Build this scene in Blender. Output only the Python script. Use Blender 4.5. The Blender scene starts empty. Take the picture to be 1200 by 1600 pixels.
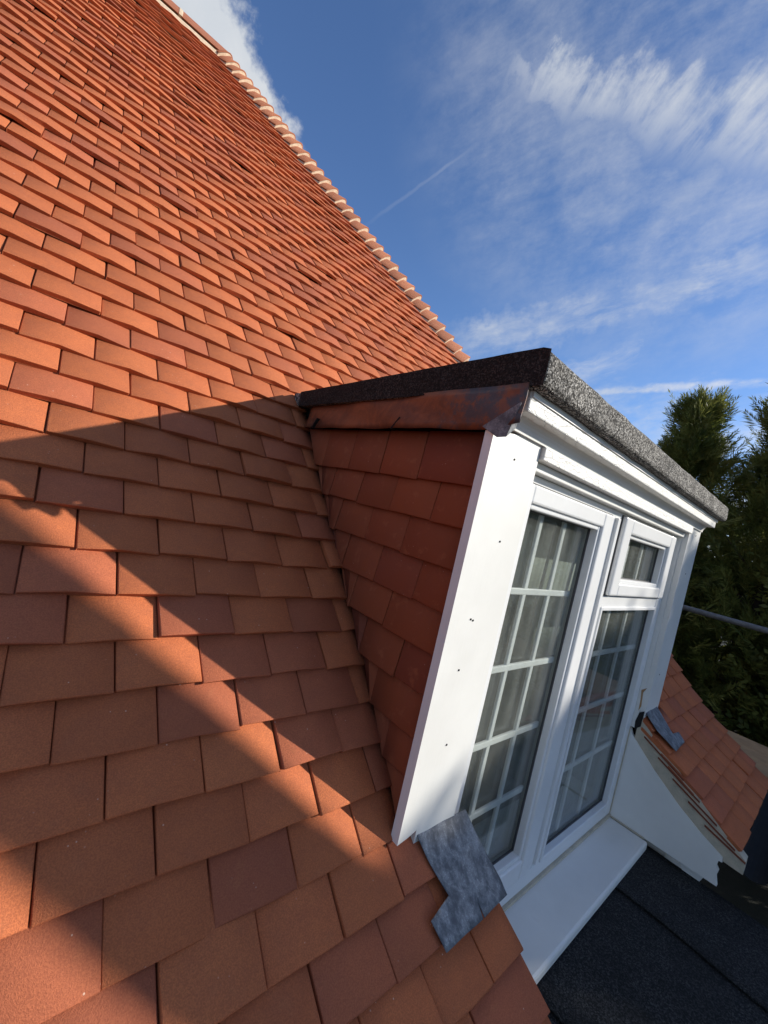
import bpy, math, random
import numpy as np
from mathutils import Matrix, Vector
random.seed(7); rng = np.random.default_rng(11)
sc = bpy.context.scene
COL = sc.collection

# ------------------------------------------------------------------ camera
CAM = np.array([-0.15366, -1.04131, 0.22809]); FPX = 647.04
RC = np.array([[0.73269, 0.15392, 0.66293], [-0.64282, -0.16340, 0.74840], [0.22352, -0.97448, -0.02077]])   # columns: right, down, forward
u_, s_, v_ = np.linalg.svd(RC); RC = u_ @ v_
cd = bpy.data.cameras.new('camera'); cam = bpy.data.objects.new('camera', cd); COL.objects.link(cam)
cd.sensor_fit = 'HORIZONTAL'; cd.sensor_width = 36.0; cd.lens = FPX / 1200.0 * 36.0
cd.clip_start = 0.02; cd.clip_end = 2000
M = np.eye(4); M[:3, 0] = RC[:, 0]; M[:3, 1] = -RC[:, 1]; M[:3, 2] = -RC[:, 2]; M[:3, 3] = CAM
cam.matrix_world = Matrix(M.tolist()); sc.camera = cam
def ray(u, v):
    d = RC @ np.array([(u - 600) / FPX, (v - 800) / FPX, 1.0]); return d / np.linalg.norm(d)
def proj(P):
    q = RC.T @ (np.asarray(P, float) - CAM)
    return (600 + FPX * q[0] / q[2], 800 + FPX * q[1] / q[2], q[2])

# ------------------------------------------------------------------ node helpers
class V:
    """tiny expression wrapper around shader math nodes"""
    def __init__(s, nt, sock): s.nt, s.s = nt, sock
    def _m(s, op, *a, clamp=False):
        n = s.nt.nodes.new('ShaderNodeMath'); n.operation = op; n.use_clamp = clamp
        for i, x in enumerate((s,) + a):
            if isinstance(x, V): s.nt.links.new(x.s, n.inputs[i])
            else: n.inputs[i].default_value = x
        return V(s.nt, n.outputs[0])
    def __add__(s, o): return s._m('ADD', o)
    def __sub__(s, o): return s._m('SUBTRACT', o)
    def __mul__(s, o): return s._m('MULTIPLY', o)
    def __truediv__(s, o): return s._m('DIVIDE', o)
    __radd__ = __add__; __rmul__ = __mul__
    def pw(s, o): return s._m('POWER', o)
    def mx(s, o): return s._m('MAXIMUM', o)
    def mn(s, o): return s._m('MINIMUM', o)
    def ab(s): return s._m('ABSOLUTE')
    def neg(s): return s * -1.0
    def ss(s, a, b, lo=0.0, hi=1.0):
        n = s.nt.nodes.new('ShaderNodeMapRange'); n.interpolation_type = 'SMOOTHSTEP'
        s.nt.links.new(s.s, n.inputs[0])
        for i, x in zip((1, 2, 3, 4), (a, b, lo, hi)): n.inputs[i].default_value = x
        return V(s.nt, n.outputs[0])
def vmath(nt, op, a, b=None):
    n = nt.nodes.new('ShaderNodeVectorMath'); n.operation = op
    for i, x in enumerate((a, b)):
        if x is None: continue
        if isinstance(x, (tuple, list)): n.inputs[i].default_value = x
        else: nt.links.new(x, n.inputs[i])
    return n
def dot(nt, a, b): return V(nt, vmath(nt, 'DOT_PRODUCT', a, tuple(float(t) for t in b)).outputs['Value'])
def comb(nt, x, y, z):
    n = nt.nodes.new('ShaderNodeCombineXYZ')
    for i, t in enumerate((x, y, z)):
        if isinstance(t, V): nt.links.new(t.s, n.inputs[i])
        else: n.inputs[i].default_value = t
    return n.outputs[0]
def noise(nt, vec, scale, detail=3.0, rough=0.55, dist=0.0, col=False):
    n = nt.nodes.new('ShaderNodeTexNoise'); n.inputs['Scale'].default_value = scale; n.inputs['Detail'].default_value = detail
    n.inputs['Roughness'].default_value = rough; n.inputs['Distortion'].default_value = dist
    if vec is not None: nt.links.new(vec, n.inputs['Vector'])
    return n.outputs['Color'] if col else V(nt, n.outputs['Fac'])
def mixc(nt, fac, a, b, mode='MIX'):
    n = nt.nodes.new('ShaderNodeMix'); n.data_type = 'RGBA'; n.blend_type = mode
    for i, x in ((0, fac), (6, a), (7, b)):
        if isinstance(x, V): nt.links.new(x.s, n.inputs[i])
        elif isinstance(x, (int, float)): n.inputs[i].default_value = x
        elif isinstance(x, (tuple, list)): n.inputs[i].default_value = tuple(x) + (1,) * (4 - len(x))
        else: nt.links.new(x, n.inputs[i])
    return n.outputs[2]

# ------------------------------------------------------------------ world, sun, exposure
SUN = np.array([0.706, -0.580, 0.391]); SUN /= np.linalg.norm(SUN)
w = bpy.data.worlds.new('World'); sc.world = w; w.use_nodes = True
nt = w.node_tree; nt.nodes.clear()
out = nt.nodes.new('ShaderNodeOutputWorld'); bg = nt.nodes.new('ShaderNodeBackground'); nt.links.new(bg.outputs[0], out.inputs[0])
bg.inputs[1].default_value = 0.110
sky = nt.nodes.new('ShaderNodeTexSky'); sky.sky_type = 'NISHITA'; sky.sun_disc = False
sky.sun_elevation = math.asin(SUN[2]); sky.sun_rotation = math.atan2(SUN[0], SUN[1])
sky.air_density = 0.95; sky.dust_density = 0.25; sky.ozone_density = 3.5; sky.altitude = 100
tc = nt.nodes.new('ShaderNodeTexCoord'); D = vmath(nt, 'NORMALIZE', tc.outputs['Generated']).outputs[0]
dx, dy, dz = dot(nt, D, (1, 0, 0)), dot(nt, D, (0, 1, 0)), dot(nt, D, (0, 0, 1))
den = dz.mx(0.0) + 0.30
px, py = dx / den, dy / den
plane = comb(nt, px, py, 0.0)
def frame_at(u, v, u2, v2):
    c = ray(u, v); a = ray(u2, v2) - c; a -= c * (a @ c); a /= np.linalg.norm(a); b = np.cross(c, a)
    f = dot(nt, D, c).mx(0.05)
    return dot(nt, D, a) / f, dot(nt, D, b) / f, dot(nt, D, c)
def unit(a): return a / np.linalg.norm(a)
# thin general cirrus, thicker towards the low sky
u, v, c0 = frame_at(930, 330, 1200, 250)
wq = noise(nt, comb(nt, u * 1.6, v * 1.6, 0.7), 2.0, 4, 0.55, col=True)
wq = vmath(nt, 'SCALE', vmath(nt, 'SUBTRACT', wq, (0.5, 0.5, 0.5)).outputs[0]); wq.inputs['Scale'].default_value = 0.42
wpos = vmath(nt, 'ADD', comb(nt, u * 1.1, v * 2.6, 0.0), wq.outputs[0]).outputs[0]
st = noise(nt, wpos, 2.6, 12, 0.66)
wisp = noise(nt, vmath(nt, 'ADD', comb(nt, u * 3.0 + v * 2.0, v * 7.0, 4.0), wq.outputs[0]).outputs[0], 2.6, 9, 0.68)
big = noise(nt, comb(nt, u, v, 1.7), 1.7, 3, 0.5)
low = dz.ss(0.60, 0.10)
left_clear = u.ss(-0.75, -0.10)
cir = (st * 0.62 + wisp * 0.36 + big * 0.42 + low * 0.34 + left_clear * 0.04).ss(0.85, 1.20) * c0.ss(-0.2, 0.25)
# feathery band that broadens to the right
u, v, c0 = frame_at(735, 128, 1180, 190)
wd = u * 0.15 + 0.022
rib = noise(nt, comb(nt, u * 15.0 + v * 5.0, v * 5.0, 0.0), 1.7, 8, 0.62, 0.35)
nn = noise(nt, comb(nt, u, v, 0.3), 8.0, 8, 0.66)
ed = ((v + nn * 0.18 - 0.09 + (rib - 0.5) * 0.09) / wd).ab()
band = u.ss(0.0, 0.14) * ed.ss(1.3, 0.1) * (rib * 0.70 + nn * 0.65).ss(0.38, 0.95) * c0.ss(0.1, 0.3)
# veil above the band at the right
u, v, c0 = frame_at(1150, 70, 1200, 0)
veil = c0.ss(0.86, 0.985) * (wisp * 0.6 + nn * 0.7).ss(0.42, 0.95)
# cumulus bank standing behind the ridge
u, v, c0 = frame_at(432, 100, 470, 215)
cb = noise(nt, D, 4.0, 8, 0.62); cb2 = noise(nt, D, 17.0, 6, 0.62)
ub = (v + cb * 0.22 + cb2 * 0.075 - 0.150 - u * u * 0.25)
cum = ub.ss(-0.010, 0.022) * (u + cb2 * 0.08).ss(0.20, 0.10) * c0.ss(0.55, 0.72)
# tiny far cumulus between the tree tops
tiny = dot(nt, D, ray(1113, 697)); tiny = (tiny + cb2 * 0.0004).ss(0.99975, 0.99995) * 0.9
# contrails
def trail(a, b, wid, k, n0):
    A, B = ray(*a), ray(*b); n = np.cross(A, B); n /= np.linalg.norm(n); m = unit(A + B); half = float(A @ m)
    d = dot(nt, D, n) + (noise(nt, D, 40.0, 3) - 0.5) * (wid * 1.2)
    return d.ab().ss(wid, wid * 0.15) * dot(nt, D, m).ss(half - 0.01, half + 0.02) * (noise(nt, D, n0, 3) * 1.4).mn(1.0) * k
t1 = trail((590, 338), (803, 184), 0.005, 0.22, 6.0)
t2 = trail((880, 615), (1330, 590), 0.012, 0.95, 45.0) * wisp.ss(0.30, 0.60) * 0.85
sheet = trail((700, 545), (1260, 395), 0.065, 1.0, 14.0) * (wisp * 0.9 + st * 0.5).ss(0.42, 0.95) * 0.75
mask = (cir * 0.85).mx(band * 0.85).mx(veil * 0.42).mx(cum).mx(t1).mx(t2).mx(sheet).mx(tiny)
# cumulus added only outside the view, for a whiter fill light
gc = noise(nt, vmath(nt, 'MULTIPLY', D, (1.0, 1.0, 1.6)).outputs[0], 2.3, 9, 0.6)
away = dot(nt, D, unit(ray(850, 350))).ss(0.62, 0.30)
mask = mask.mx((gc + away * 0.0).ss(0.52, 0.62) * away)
mask = mask * dz.ss(-0.02, 0.05)
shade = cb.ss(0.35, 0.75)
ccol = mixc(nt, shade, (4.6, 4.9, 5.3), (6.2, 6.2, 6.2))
skyc = mixc(nt, 1.0, sky.outputs[0], (1.00, 1.11, 1.30), 'MULTIPLY')
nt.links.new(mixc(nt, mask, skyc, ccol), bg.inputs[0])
sl = bpy.data.lights.new('sun', 'SUN'); sl.energy = 5.0; sl.angle = math.radians(0.53); sl.color = (1.0, 0.945, 0.845)
so = bpy.data.objects.new('sun', sl); COL.objects.link(so)
so.rotation_euler = Vector(SUN.tolist()).to_track_quat('Z', 'Y').to_euler(); so.location = (6, -6, 6)
sc.view_settings.view_transform = 'Standard'; sc.view_settings.look = 'None'; sc.view_settings.gamma = 1.0
sc.view_settings.exposure = 0.33
sc.cycles.max_bounces = 8; sc.cycles.transparent_max_bounces = 12

# ------------------------------------------------------------------ materials
def mat(name):
    m = bpy.data.materials.new(name); m.use_nodes = True; n = m.node_tree
    b = n.nodes['Principled BSDF']; g = n.nodes.new('ShaderNodeNewGeometry')
    return m, n, b, g.outputs['Position']
def bump(n, b, h, strength, dist):
    k = n.nodes.new('ShaderNodeBump'); k.inputs['Strength'].default_value = strength; k.inputs['Distance'].default_value = dist
    n.links.new(h.s, k.inputs['Height']); n.links.new(k.outputs[0], b.inputs['Normal'])
def m_clay(name, sand, mult=(1, 1, 1)):
    m, n, b, P = mat(name)
    at = n.nodes.new('ShaderNodeAttribute'); at.attribute_name = 'tint'
    big = noise(n, P, 5.0, 4, 0.6); mid = noise(n, P, 30.0, 4, 0.6); fine = noise(n, P, 420.0, 2, 0.6); fine2 = noise(n, P, 900.0, 1, 0.5)
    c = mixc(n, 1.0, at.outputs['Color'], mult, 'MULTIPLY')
    c = mixc(n, (big * 0.6 + mid * 0.55).ss(0.42, 0.78) * 0.26, c, (0.22, 0.060, 0.040))
    c = mixc(n, mid.ss(0.56, 0.72) * 0.28, c, (0.50, 0.17, 0.065))
    c = mixc(n, fine.ss(0.35, 0.68), mixc(n, 0.42 * sand, c, (0.19, 0.045, 0.022)), c)
    vor = n.nodes.new('ShaderNodeTexVoronoi'); vor.inputs['Scale'].default_value = 75.0; n.links.new(P, vor.inputs['Vector'])
    sp = V(n, vor.outputs['Distance']).ss(0.13, 0.07) * noise(n, P, 26.0, 1).ss(0.60, 0.70)
    c = mixc(n, sp * 0.55 * sand, c, (0.75, 0.58, 0.45))
    n.links.new(c, b.inputs['Base Color']); b.inputs['Roughness'].default_value = 0.82; b.inputs['Specular IOR Level'].default_value = 0.35
    bump(n, b, fine * 1.0 + fine2 * 0.6 + mid * 1.2, 0.55 * sand, 0.0022)
    return m
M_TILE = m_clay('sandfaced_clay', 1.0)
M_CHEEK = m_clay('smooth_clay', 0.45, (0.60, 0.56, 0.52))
def m_simple(name, c1, c2, s1=6.0, rough=0.6, s2=120.0, bs=0.15, bd=0.001, spec=0.4, contrast=(0.35, 0.7)):
    m, n, b, P = mat(name)
    a = noise(n, P, s1, 5, 0.6); f = noise(n, P, s2, 3, 0.6)
    n.links.new(mixc(n, (a * 0.75 + f * 0.25).ss(*contrast), c1, c2), b.inputs['Base Color'])
    b.inputs['Roughness'].default_value = rough; b.inputs['Specular IOR Level'].default_value = spec
    bump(n, b, f + a, bs, bd); return m
M_PAINT = m_simple('white_gloss_paint', (0.75, 0.74, 0.70), (0.68, 0.67, 0.63), 3.0, 0.45, 60.0, 0.12, 0.001)
def m_paint():
    m, n, b, P = mat('brushed_white_paint')
    g1 = noise(n, vmath(n, 'MULTIPLY', P, (9.0, 9.0, 0.7)).outputs[0], 22.0, 4, 0.6); a = noise(n, P, 3.5, 5, 0.6); sm = noise(n, vmath(n, 'MULTIPLY', P, (1.0, 1.0, 0.5)).outputs[0], 9.0, 6, 0.7)
    c = mixc(n, a.ss(0.35, 0.7), (0.75, 0.74, 0.70), (0.69, 0.68, 0.64))
    c = mixc(n, g1.ss(0.60, 0.75) * 0.18, c, (0.60, 0.58, 0.52)); c = mixc(n, sm.ss(0.62, 0.76) * 0.30, c, (0.50, 0.46, 0.38))
    n.links.new(c, b.inputs['Base Color']); b.inputs['Roughness'].default_value = 0.42
    bump(n, b, g1 * 0.7 + a, 0.22, 0.0015); return m
M_PAINT = m_paint()
M_UPVC = m_simple('white_upvc', (0.75, 0.75, 0.74), (0.70, 0.70, 0.69), 4.0, 0.28, 50.0, 0.02, 0.0005, 0.5)
M_SEAL = m_simple('grey_rubber_seal', (0.05, 0.05, 0.055), (0.08, 0.08, 0.08), 20.0, 0.6)
M_DARK = m_simple('dark_void', (0.012, 0.011, 0.010), (0.02, 0.018, 0.016), 10.0, 0.9)
M_MORTAR = m_simple('mortar', (0.52, 0.45, 0.34), (0.40, 0.36, 0.28), 25.0, 0.9, 200.0, 0.5, 0.003)
M_HMORTAR = m_simple('pale_mortar', (0.66, 0.53, 0.38), (0.48, 0.35, 0.24), 30.0, 0.9, 200.0, 0.5, 0.003)
M_PLASTIC = m_simple('black_plastic', (0.006, 0.006, 0.006), (0.012, 0.012, 0.012), 10.0, 0.8)
M_BLUE = m_simple('blue_plastic', (0.05, 0.16, 0.26), (0.08, 0.22, 0.33), 10.0, 0.4)
M_TUBE = m_simple('galvanised_tube', (0.16, 0.155, 0.15), (0.09, 0.085, 0.08), 30.0, 0.45, 90.0, 0.2, 0.001)
M_BOARD = m_simple('scaffold_timber', (0.42, 0.25, 0.12), (0.30, 0.17, 0.08), 9.0, 0.8, 80.0, 0.4, 0.002)
M_BARK = m_simple('conifer_bark', (0.075, 0.048, 0.035), (0.04, 0.027, 0.02), 12.0, 0.95, 60.0, 0.8, 0.01)
M_GROUND = m_simple('garden_ground', (0.014, 0.016, 0.009), (0.022, 0.018, 0.012), 1.5, 0.95, 30.0, 0.8, 0.03)
M_BRICK = m_simple('house_render', (0.62, 0.58, 0.50), (0.52, 0.48, 0.41), 2.0, 0.9, 60.0, 0.4, 0.004)
M_CURTAIN = m_simple('net_curtain', (0.50, 0.51, 0.47), (0.44, 0.45, 0.42), 5.0, 0.9)
M_ROOM = m_simple('room_wall', (0.40, 0.39, 0.36), (0.34, 0.33, 0.30), 1.5, 0.9)
M_TEAL = m_simple('teal_cloth', (0.03, 0.07, 0.075), (0.04, 0.09, 0.09), 8.0, 0.9)
def m_crack():
    m, n, b, P = mat('crazed_white_paint')
    vor = n.nodes.new('ShaderNodeTexVoronoi'); vor.feature = 'DISTANCE_TO_EDGE'; vor.inputs['Scale'].default_value = 38.0
    sq = vmath(n, 'MULTIPLY', P, (0.6, 1.0, 1.6)).outputs[0]
    wp = vmath(n, 'ADD', sq, vmath(n, 'MULTIPLY', noise(n, P, 30.0, 3, col=True), (0.02, 0.02, 0.02)).outputs[0]).outputs[0]
    n.links.new(wp, vor.inputs['Vector'])
    e = V(n, vor.outputs['Distance']).ss(0.0, 0.06)
    n.links.new(mixc(n, e, (0.60, 0.59, 0.56), (0.76, 0.75, 0.71)), b.inputs['Base Color']); b.inputs['Roughness'].default_value = 0.5
    bump(n, b, e + noise(n, P, 60.0, 3) * 0.8, 0.6, 0.002); return m
M_CRACK = m_crack()
def m_felt(name, lo, hi, scale, pw):
    m, n, b, P = mat(name)
    vor = n.nodes.new('ShaderNodeTexVoronoi'); vor.inputs['Scale'].default_value = scale; n.links.new(P, vor.inputs['Vector'])
    val = dot(n, vor.outputs['Color'], (1, 0, 0)); a = noise(n, P, 9.0, 4, 0.6)
    f = val.pw(pw) * (a.ss(0.25, 0.75) * 0.6 + 0.5)
    n.links.new(mixc(n, f.mn(1.0), lo, hi), b.inputs['Base Color']); b.inputs['Roughness'].default_value = 0.9; b.inputs['Specular IOR Level'].default_value = 0.25
    bump(n, b, val + noise(n, P, scale * 0.9, 2), 0.8, 0.003); return m
M_FELT = m_felt('mineral_felt', (0.014, 0.012, 0.011), (0.60, 0.57, 0.52), 300.0, 2.3)
M_FELT2 = m_felt('black_felt', (0.011, 0.011, 0.011), (0.07, 0.07, 0.07), 260.0, 2.5)
M_FELT3 = m_felt('dark_felt', (0.010, 0.008, 0.007), (0.075, 0.060, 0.052), 300.0, 2.6)  # near-black felt for the strip over the left side of the dormer roof
def m_lead():
    m, n, b, P = mat('lead_sheet')
    sq = vmath(n, 'MULTIPLY', P, (1.0, 0.75, 0.75)).outputs[0]
    a = noise(n, sq, 34.0, 8, 0.74, 0.15); f = noise(n, P, 300.0, 3, 0.7)
    c = mixc(n, a.ss(0.38, 0.62), (0.075, 0.08, 0.092), (0.20, 0.21, 0.225))
    c = mixc(n, (a * 0.6 + f * 0.55).ss(0.60, 0.74) * 0.75, c, (0.36, 0.37, 0.38))
    n.links.new(c, b.inputs['Base Color']); b.inputs['Roughness'].default_value = 0.6; b.inputs['Metallic'].default_value = 0.0
    bump(n, b, a + f * 0.4, 0.35, 0.002); return m
M_LEAD = m_lead()
def m_stain():
    m, n, b, P = mat('rust_stained_lead')
    a = noise(n, P, 9.0, 6, 0.68, 0.5); f = noise(n, P, 60.0, 5, 0.7)
    g = dot(n, P, (0, 1, 0))
    c = mixc(n, (a * 0.8 + f * 0.3).ss(0.42, 0.68), (0.23, 0.075, 0.032), (0.12, 0.042, 0.024))
    edge = (noise(n, P, 14.0, 5, 0.7) + (g + 0.46).ab() * -1.1 + 0.10)
    c = mixc(n, edge.ss(0.44, 0.60), c, (0.060, 0.055, 0.062))
    c = mixc(n, f.ss(0.60, 0.75) * 0.35, c, (0.34, 0.18, 0.11))
    n.links.new(c, b.inputs['Base Color']); b.inputs['Roughness'].default_value = 0.5; b.inputs['Metallic'].default_value = 0.15
    bump(n, b, a + f * 0.3, 0.5, 0.006); return m
M_STAIN = m_stain()
def m_glass():
    m = bpy.data.materials.new('dusty_glass'); m.use_nodes = True; n = m.node_tree; n.nodes.clear()
    o = n.nodes.new('ShaderNodeOutputMaterial'); g = n.nodes.new('ShaderNodeNewGeometry'); P = g.outputs['Position']
    tr = n.nodes.new('ShaderNodeBsdfTransparent'); tr.inputs[0].default_value = (0.93, 0.95, 0.94, 1)
    gl = n.nodes.new('ShaderNodeBsdfGlossy'); gl.inputs['Roughness'].default_value = 0.02
    df = n.nodes.new('ShaderNodeBsdfDiffuse'); df.inputs[0].default_value = (0.55, 0.56, 0.52, 1)
    cosn = V(n, vmath(n, 'DOT_PRODUCT', g.outputs['Incoming'], g.outputs['Normal']).outputs['Value']).ab()
    fres = (cosn * -1.0 + 1.0).pw(5.0) * 0.95 + 0.045
    m1 = n.nodes.new('ShaderNodeMixShader'); n.links.new(fres.s, m1.inputs[0]); n.links.new(tr.outputs[0], m1.inputs[1]); n.links.new(gl.outputs[0], m1.inputs[2])
    sq = vmath(n, 'MULTIPLY', P, (1.0, 1.0, 0.30)).outputs[0]
    d = noise(n, P, 230.0, 2, 0.6).ss(0.58, 0.75) * 0.14 + noise(n, sq, 14.0, 4, 0.6).ss(0.3, 0.85) * 0.06 + 0.03
    m2 = n.nodes.new('ShaderNodeMixShader'); n.links.new(d.s, m2.inputs[0]); n.links.new(m1.outputs[0], m2.inputs[1]); n.links.new(df.outputs[0], m2.inputs[2])
    n.links.new(m2.outputs[0], o.inputs[0]); return m
M_GLASS = m_glass()
def m_leaf(name, c1, c2):
    m = bpy.data.materials.new(name); m.use_nodes = True; n = m.node_tree; n.nodes.clear()
    o = n.nodes.new('ShaderNodeOutputMaterial'); g = n.nodes.new('ShaderNodeNewGeometry'); P = g.outputs['Position']
    c = mixc(n, (noise(n, P, 1.6, 3) * 0.6 + noise(n, P, 14.0, 2) * 0.4).ss(0.35, 0.66), c1, c2)
    d = n.nodes.new('ShaderNodeBsdfPrincipled'); d.inputs['Roughness'].default_value = 0.55; d.inputs['Specular IOR Level'].default_value = 0.3
    t = n.nodes.new('ShaderNodeBsdfTranslucent'); n.links.new(c, d.inputs['Base Color']); n.links.new(c, t.inputs[0])
    x = n.nodes.new('ShaderNodeMixShader'); x.inputs[0].default_value = 0.42
    n.links.new(d.outputs[0], x.inputs[1]); n.links.new(t.outputs[0], x.inputs[2]); n.links.new(x.outputs[0], o.inputs[0]); return m
M_LEAF = m_leaf('conifer_foliage', (0.075, 0.10, 0.022), (0.23, 0.23, 0.055))

# ------------------------------------------------------------------ mesh helpers
def link(o, parent=None):
    COL.objects.link(o)
    if parent is not None: o.parent = parent
    return o
def mesh_obj(name, verts, faces, material, parent=None, smooth=False, tint=None):
    me = bpy.data.meshes.new(name); me.from_pydata([tuple(map(float, v)) for v in verts], [], faces); me.update()
    if material: me.materials.append(material)
    if smooth: me.polygons.foreach_set('use_smooth', [True] * len(me.polygons))
    if tint is not None: set_tint(me, [tint] * len(verts))
    return link(bpy.data.objects.new(name, me), parent)
def set_tint(me, cols):
    a = me.color_attributes.new('tint', 'FLOAT_COLOR', 'POINT')
    a.data.foreach_set('color', np.array([(c[0], c[1], c[2], 1.0) for c in cols], np.float32).ravel())
def box_vf(x0, x1, y0, y1, z0, z1, b=0.0):
    """box with chamfered edges"""
    if b <= 0:
        v = [(x, y, z) for x in (x0, x1) for y in (y0, y1) for z in (z0, z1)]
        return v, [(0, 1, 3, 2), (4, 6, 7, 5), (0, 4, 5, 1), (2, 3, 7, 6), (0, 2, 6, 4), (1, 5, 7, 3)]
    import bmesh
    bm = bmesh.new(); bmesh.ops.create_cube(bm, size=1.0)
    for q in bm.verts: q.co = ((q.co.x + .5) * (x1 - x0) + x0, (q.co.y + .5) * (y1 - y0) + y0, (q.co.z + .5) * (z1 - z0) + z0)
    bmesh.ops.bevel(bm, geom=list(bm.edges), offset=b, segments=2, profile=0.5, affect='EDGES')
    bm.verts.index_update(); v = [tuple(q.co) for q in bm.verts]; f = [[q.index for q in p.verts] for p in bm.faces]; bm.free(); return v, f
class MB:
    def __init__(s): s.v = []; s.f = []
    def add(s, v, f): o = len(s.v); s.v += list(v); s.f += [[i + o for i in q] for q in f]; return s
    def box(s, *a, **k): return s.add(*box_vf(*a, **k))
    def tube(s, p0, p1, r0, r1=None, n=10, cap=True):
        r1 = r0 if r1 is None else r1; p0, p1 = Vector(p0), Vector(p1); d = (p1 - p0).normalized(); a = d.orthogonal().normalized(); b = d.cross(a)
        v = [tuple(p + (a * math.cos(t) + b * math.sin(t)) * r) for p, r in ((p0, r0), (p1, r1)) for t in [2 * math.pi * i / n for i in range(n)]]
        f = [(i, (i + 1) % n, n + (i + 1) % n, n + i) for i in range(n)]
        if cap: f += [tuple(range(n))[::-1], tuple(range(n, 2 * n))]
        return s.add(v, f)
    def prism(s, poly, axis, a0, a1):
        """poly: 2-D outline, extruded along axis (0 x, 1 y, 2 z) between a0 and a1"""
        n = len(poly)
        def P(q, a): return (a, q[0], q[1]) if axis == 0 else ((q[0], a, q[1]) if axis == 1 else (q[0], q[1], a))
        v = [P(q, a0) for q in poly] + [P(q, a1) for q in poly]
        return s.add(v, [tuple(range(n))[::-1], tuple(range(n, 2 * n))] + [(i, (i + 1) % n, n + (i + 1) % n, n + i) for i in range(n)])
    def build(s, name, material, parent=None, smooth=False, tint=None):
        import bmesh
        o = mesh_obj(name, s.v, s.f, material, parent, smooth)
        bm = bmesh.new(); bm.from_mesh(o.data); bmesh.ops.recalc_face_normals(bm, faces=bm.faces); bm.to_mesh(o.data); bm.free()
        if tint is not None: set_tint(o.data, [tint] * len(o.data.vertices))
        return o
def sweep(path, prof2d, close=True):
    """sweep a closed 2-D profile (a, h) along a list of (origin, axis_a, axis_h) frames"""
    v = []; n = len(prof2d); f = []
    for (o, a, h) in path:
        for (p, q) in prof2d: v.append(tuple(np.asarray(o) + np.asarray(a) * p + np.asarray(h) * q))
    for i in range(len(path) - 1):
        for j in range(n): f.append((i * n + j, i * n + (j + 1) % n, (i + 1) * n + (j + 1) % n, (i + 1) * n + j))
    f += [tuple(range(n))[::-1], tuple(range((len(path) - 1) * n, len(path) * n))]
    return v, f
def empty(name, loc=(0, 0, 0), parent=None):
    o = bpy.data.objects.new(name, None); o.location = loc; o.empty_display_size = 0.2; return link(o, parent)
def tag(o, label=None, cat=None, group=None, kind=None):
    for k, v in (('label', label), ('category', cat), ('group', group), ('kind', kind)):
        if v: o[k] = v
    return o

# ------------------------------------------------------------------ dimensions of the house
PITCH = math.radians(48.37); CP, SP, TP = math.cos(PITCH), math.sin(PITCH), math.tan(PITCH)
GAUGE, TW, TL, TT = 0.1, 0.161, 0.262, 0.0152
Y_RIDGE = 3.63; HA, HB = 3.72, 0.86; hx = lambda y: HA - HB * y; X_END = 3.50; X_LEFT = -4.0; X_CHEEK = 0.660; X_VERGE = 0.885; X_RV = 2.405
Y_OPEN = -0.485; Y_DBACK = 0.50; X_DR = 2.62; GROUND = -3.75
# slope profile: steep plane, kicked out to a flatter bell-cast eaves
S0, PITCH2 = -0.74, math.radians(37.0)
_ps = [(0.0, 0.0)]; _st = 0.005; _n = 290
for i in range(_n):
    s = -_st * (i + 0.5); t = min(1.0, max(0.0, (S0 + 0.06 - s) / 0.12)); a = PITCH + (PITCH2 - PITCH) * t
    _ps.append((_ps[-1][0] - _st * math.cos(a), _ps[-1][1] - _st * math.sin(a)))
def prof(s):
    if s >= 0: return np.array([0.0, s * CP, s * SP])
    x = -s / _st; i = min(int(x), _n - 1); f = x - i
    return np.array([0.0, _ps[i][0] + (_ps[i + 1][0] - _ps[i][0]) * f, _ps[i][1] + (_ps[i + 1][1] - _ps[i][1]) * f])
S_EAVE = -1.33

house = empty('house', (0, 0, GROUND))
tag(house, 'house with steep orange clay tile roof and white dormer window under a felt roof', 'house')
H = Matrix.Translation((0, 0, -GROUND))
def part(mb, name, material, parent=house, **k):
    """mesh built in world coordinates, hung under the house"""
    o = mb.build(name, material, parent, **k)
    if parent is house: o.location = (0, 0, -GROUND)
    return o
ROOF = link(bpy.data.objects.new('main_roof', None), house)

# ------------------------------------------------------------------ roof deck under the tiles, walls
def deck_piece(mb, x0f, x1f, s0, s1, n=1, drop=0.042):
    ss = [s0 + (s1 - s0) * i / n for i in range(n + 1)]
    v = []
    for s in ss:
        p = prof(s); t = prof(s + 0.01) - prof(s - 0.01); t /= np.linalg.norm(t); nn = np.array([0, -t[2], t[1]])
        for dd in (drop, drop + 0.05):
            q = p - nn * dd
            v += [(x0f(q[1]) if callable(x0f) else x0f, q[1], q[2]), (x1f(q[1]) if callable(x1f) else x1f, q[1], q[2])]
    f = []
    for i in range(n):
        a, b = i * 4, i * 4 + 4
        f += [(a, a + 1, b + 1, b), (a + 2, b + 2, b + 3, a + 3), (a, b, b + 2, a + 2), (a + 1, a + 3, b + 3, b + 1)]
    f += [(0, 2, 3, 1), (n * 4, n * 4 + 1, n * 4 + 3, n * 4 + 2)]
    mb.add(v, f)
sTOP = Y_RIDGE / CP; sOPEN = Y_OPEN / CP; sBACK = Y_DBACK / CP
hipx = lambda y: min(hx(y), X_END) - 0.02
mb = MB()
deck_piece(mb, X_LEFT, X_CHEEK + 0.02, sOPEN, sTOP)
deck_piece(mb, X_LEFT, X_VERGE - 0.02, S_EAVE + 0.02, sOPEN, 16)
deck_piece(mb, X_CHEEK + 0.02, hipx, sBACK, sTOP)
deck_piece(mb, X_DR - 0.02, hipx, 0.0, sBACK, 8); deck_piece(mb, X_DR - 0.02, X_END - 0.02, sOPEN, 0.0)
deck_piece(mb, X_RV + 0.02, X_END - 0.02, S_EAVE + 0.02, sOPEN, 16)
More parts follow.
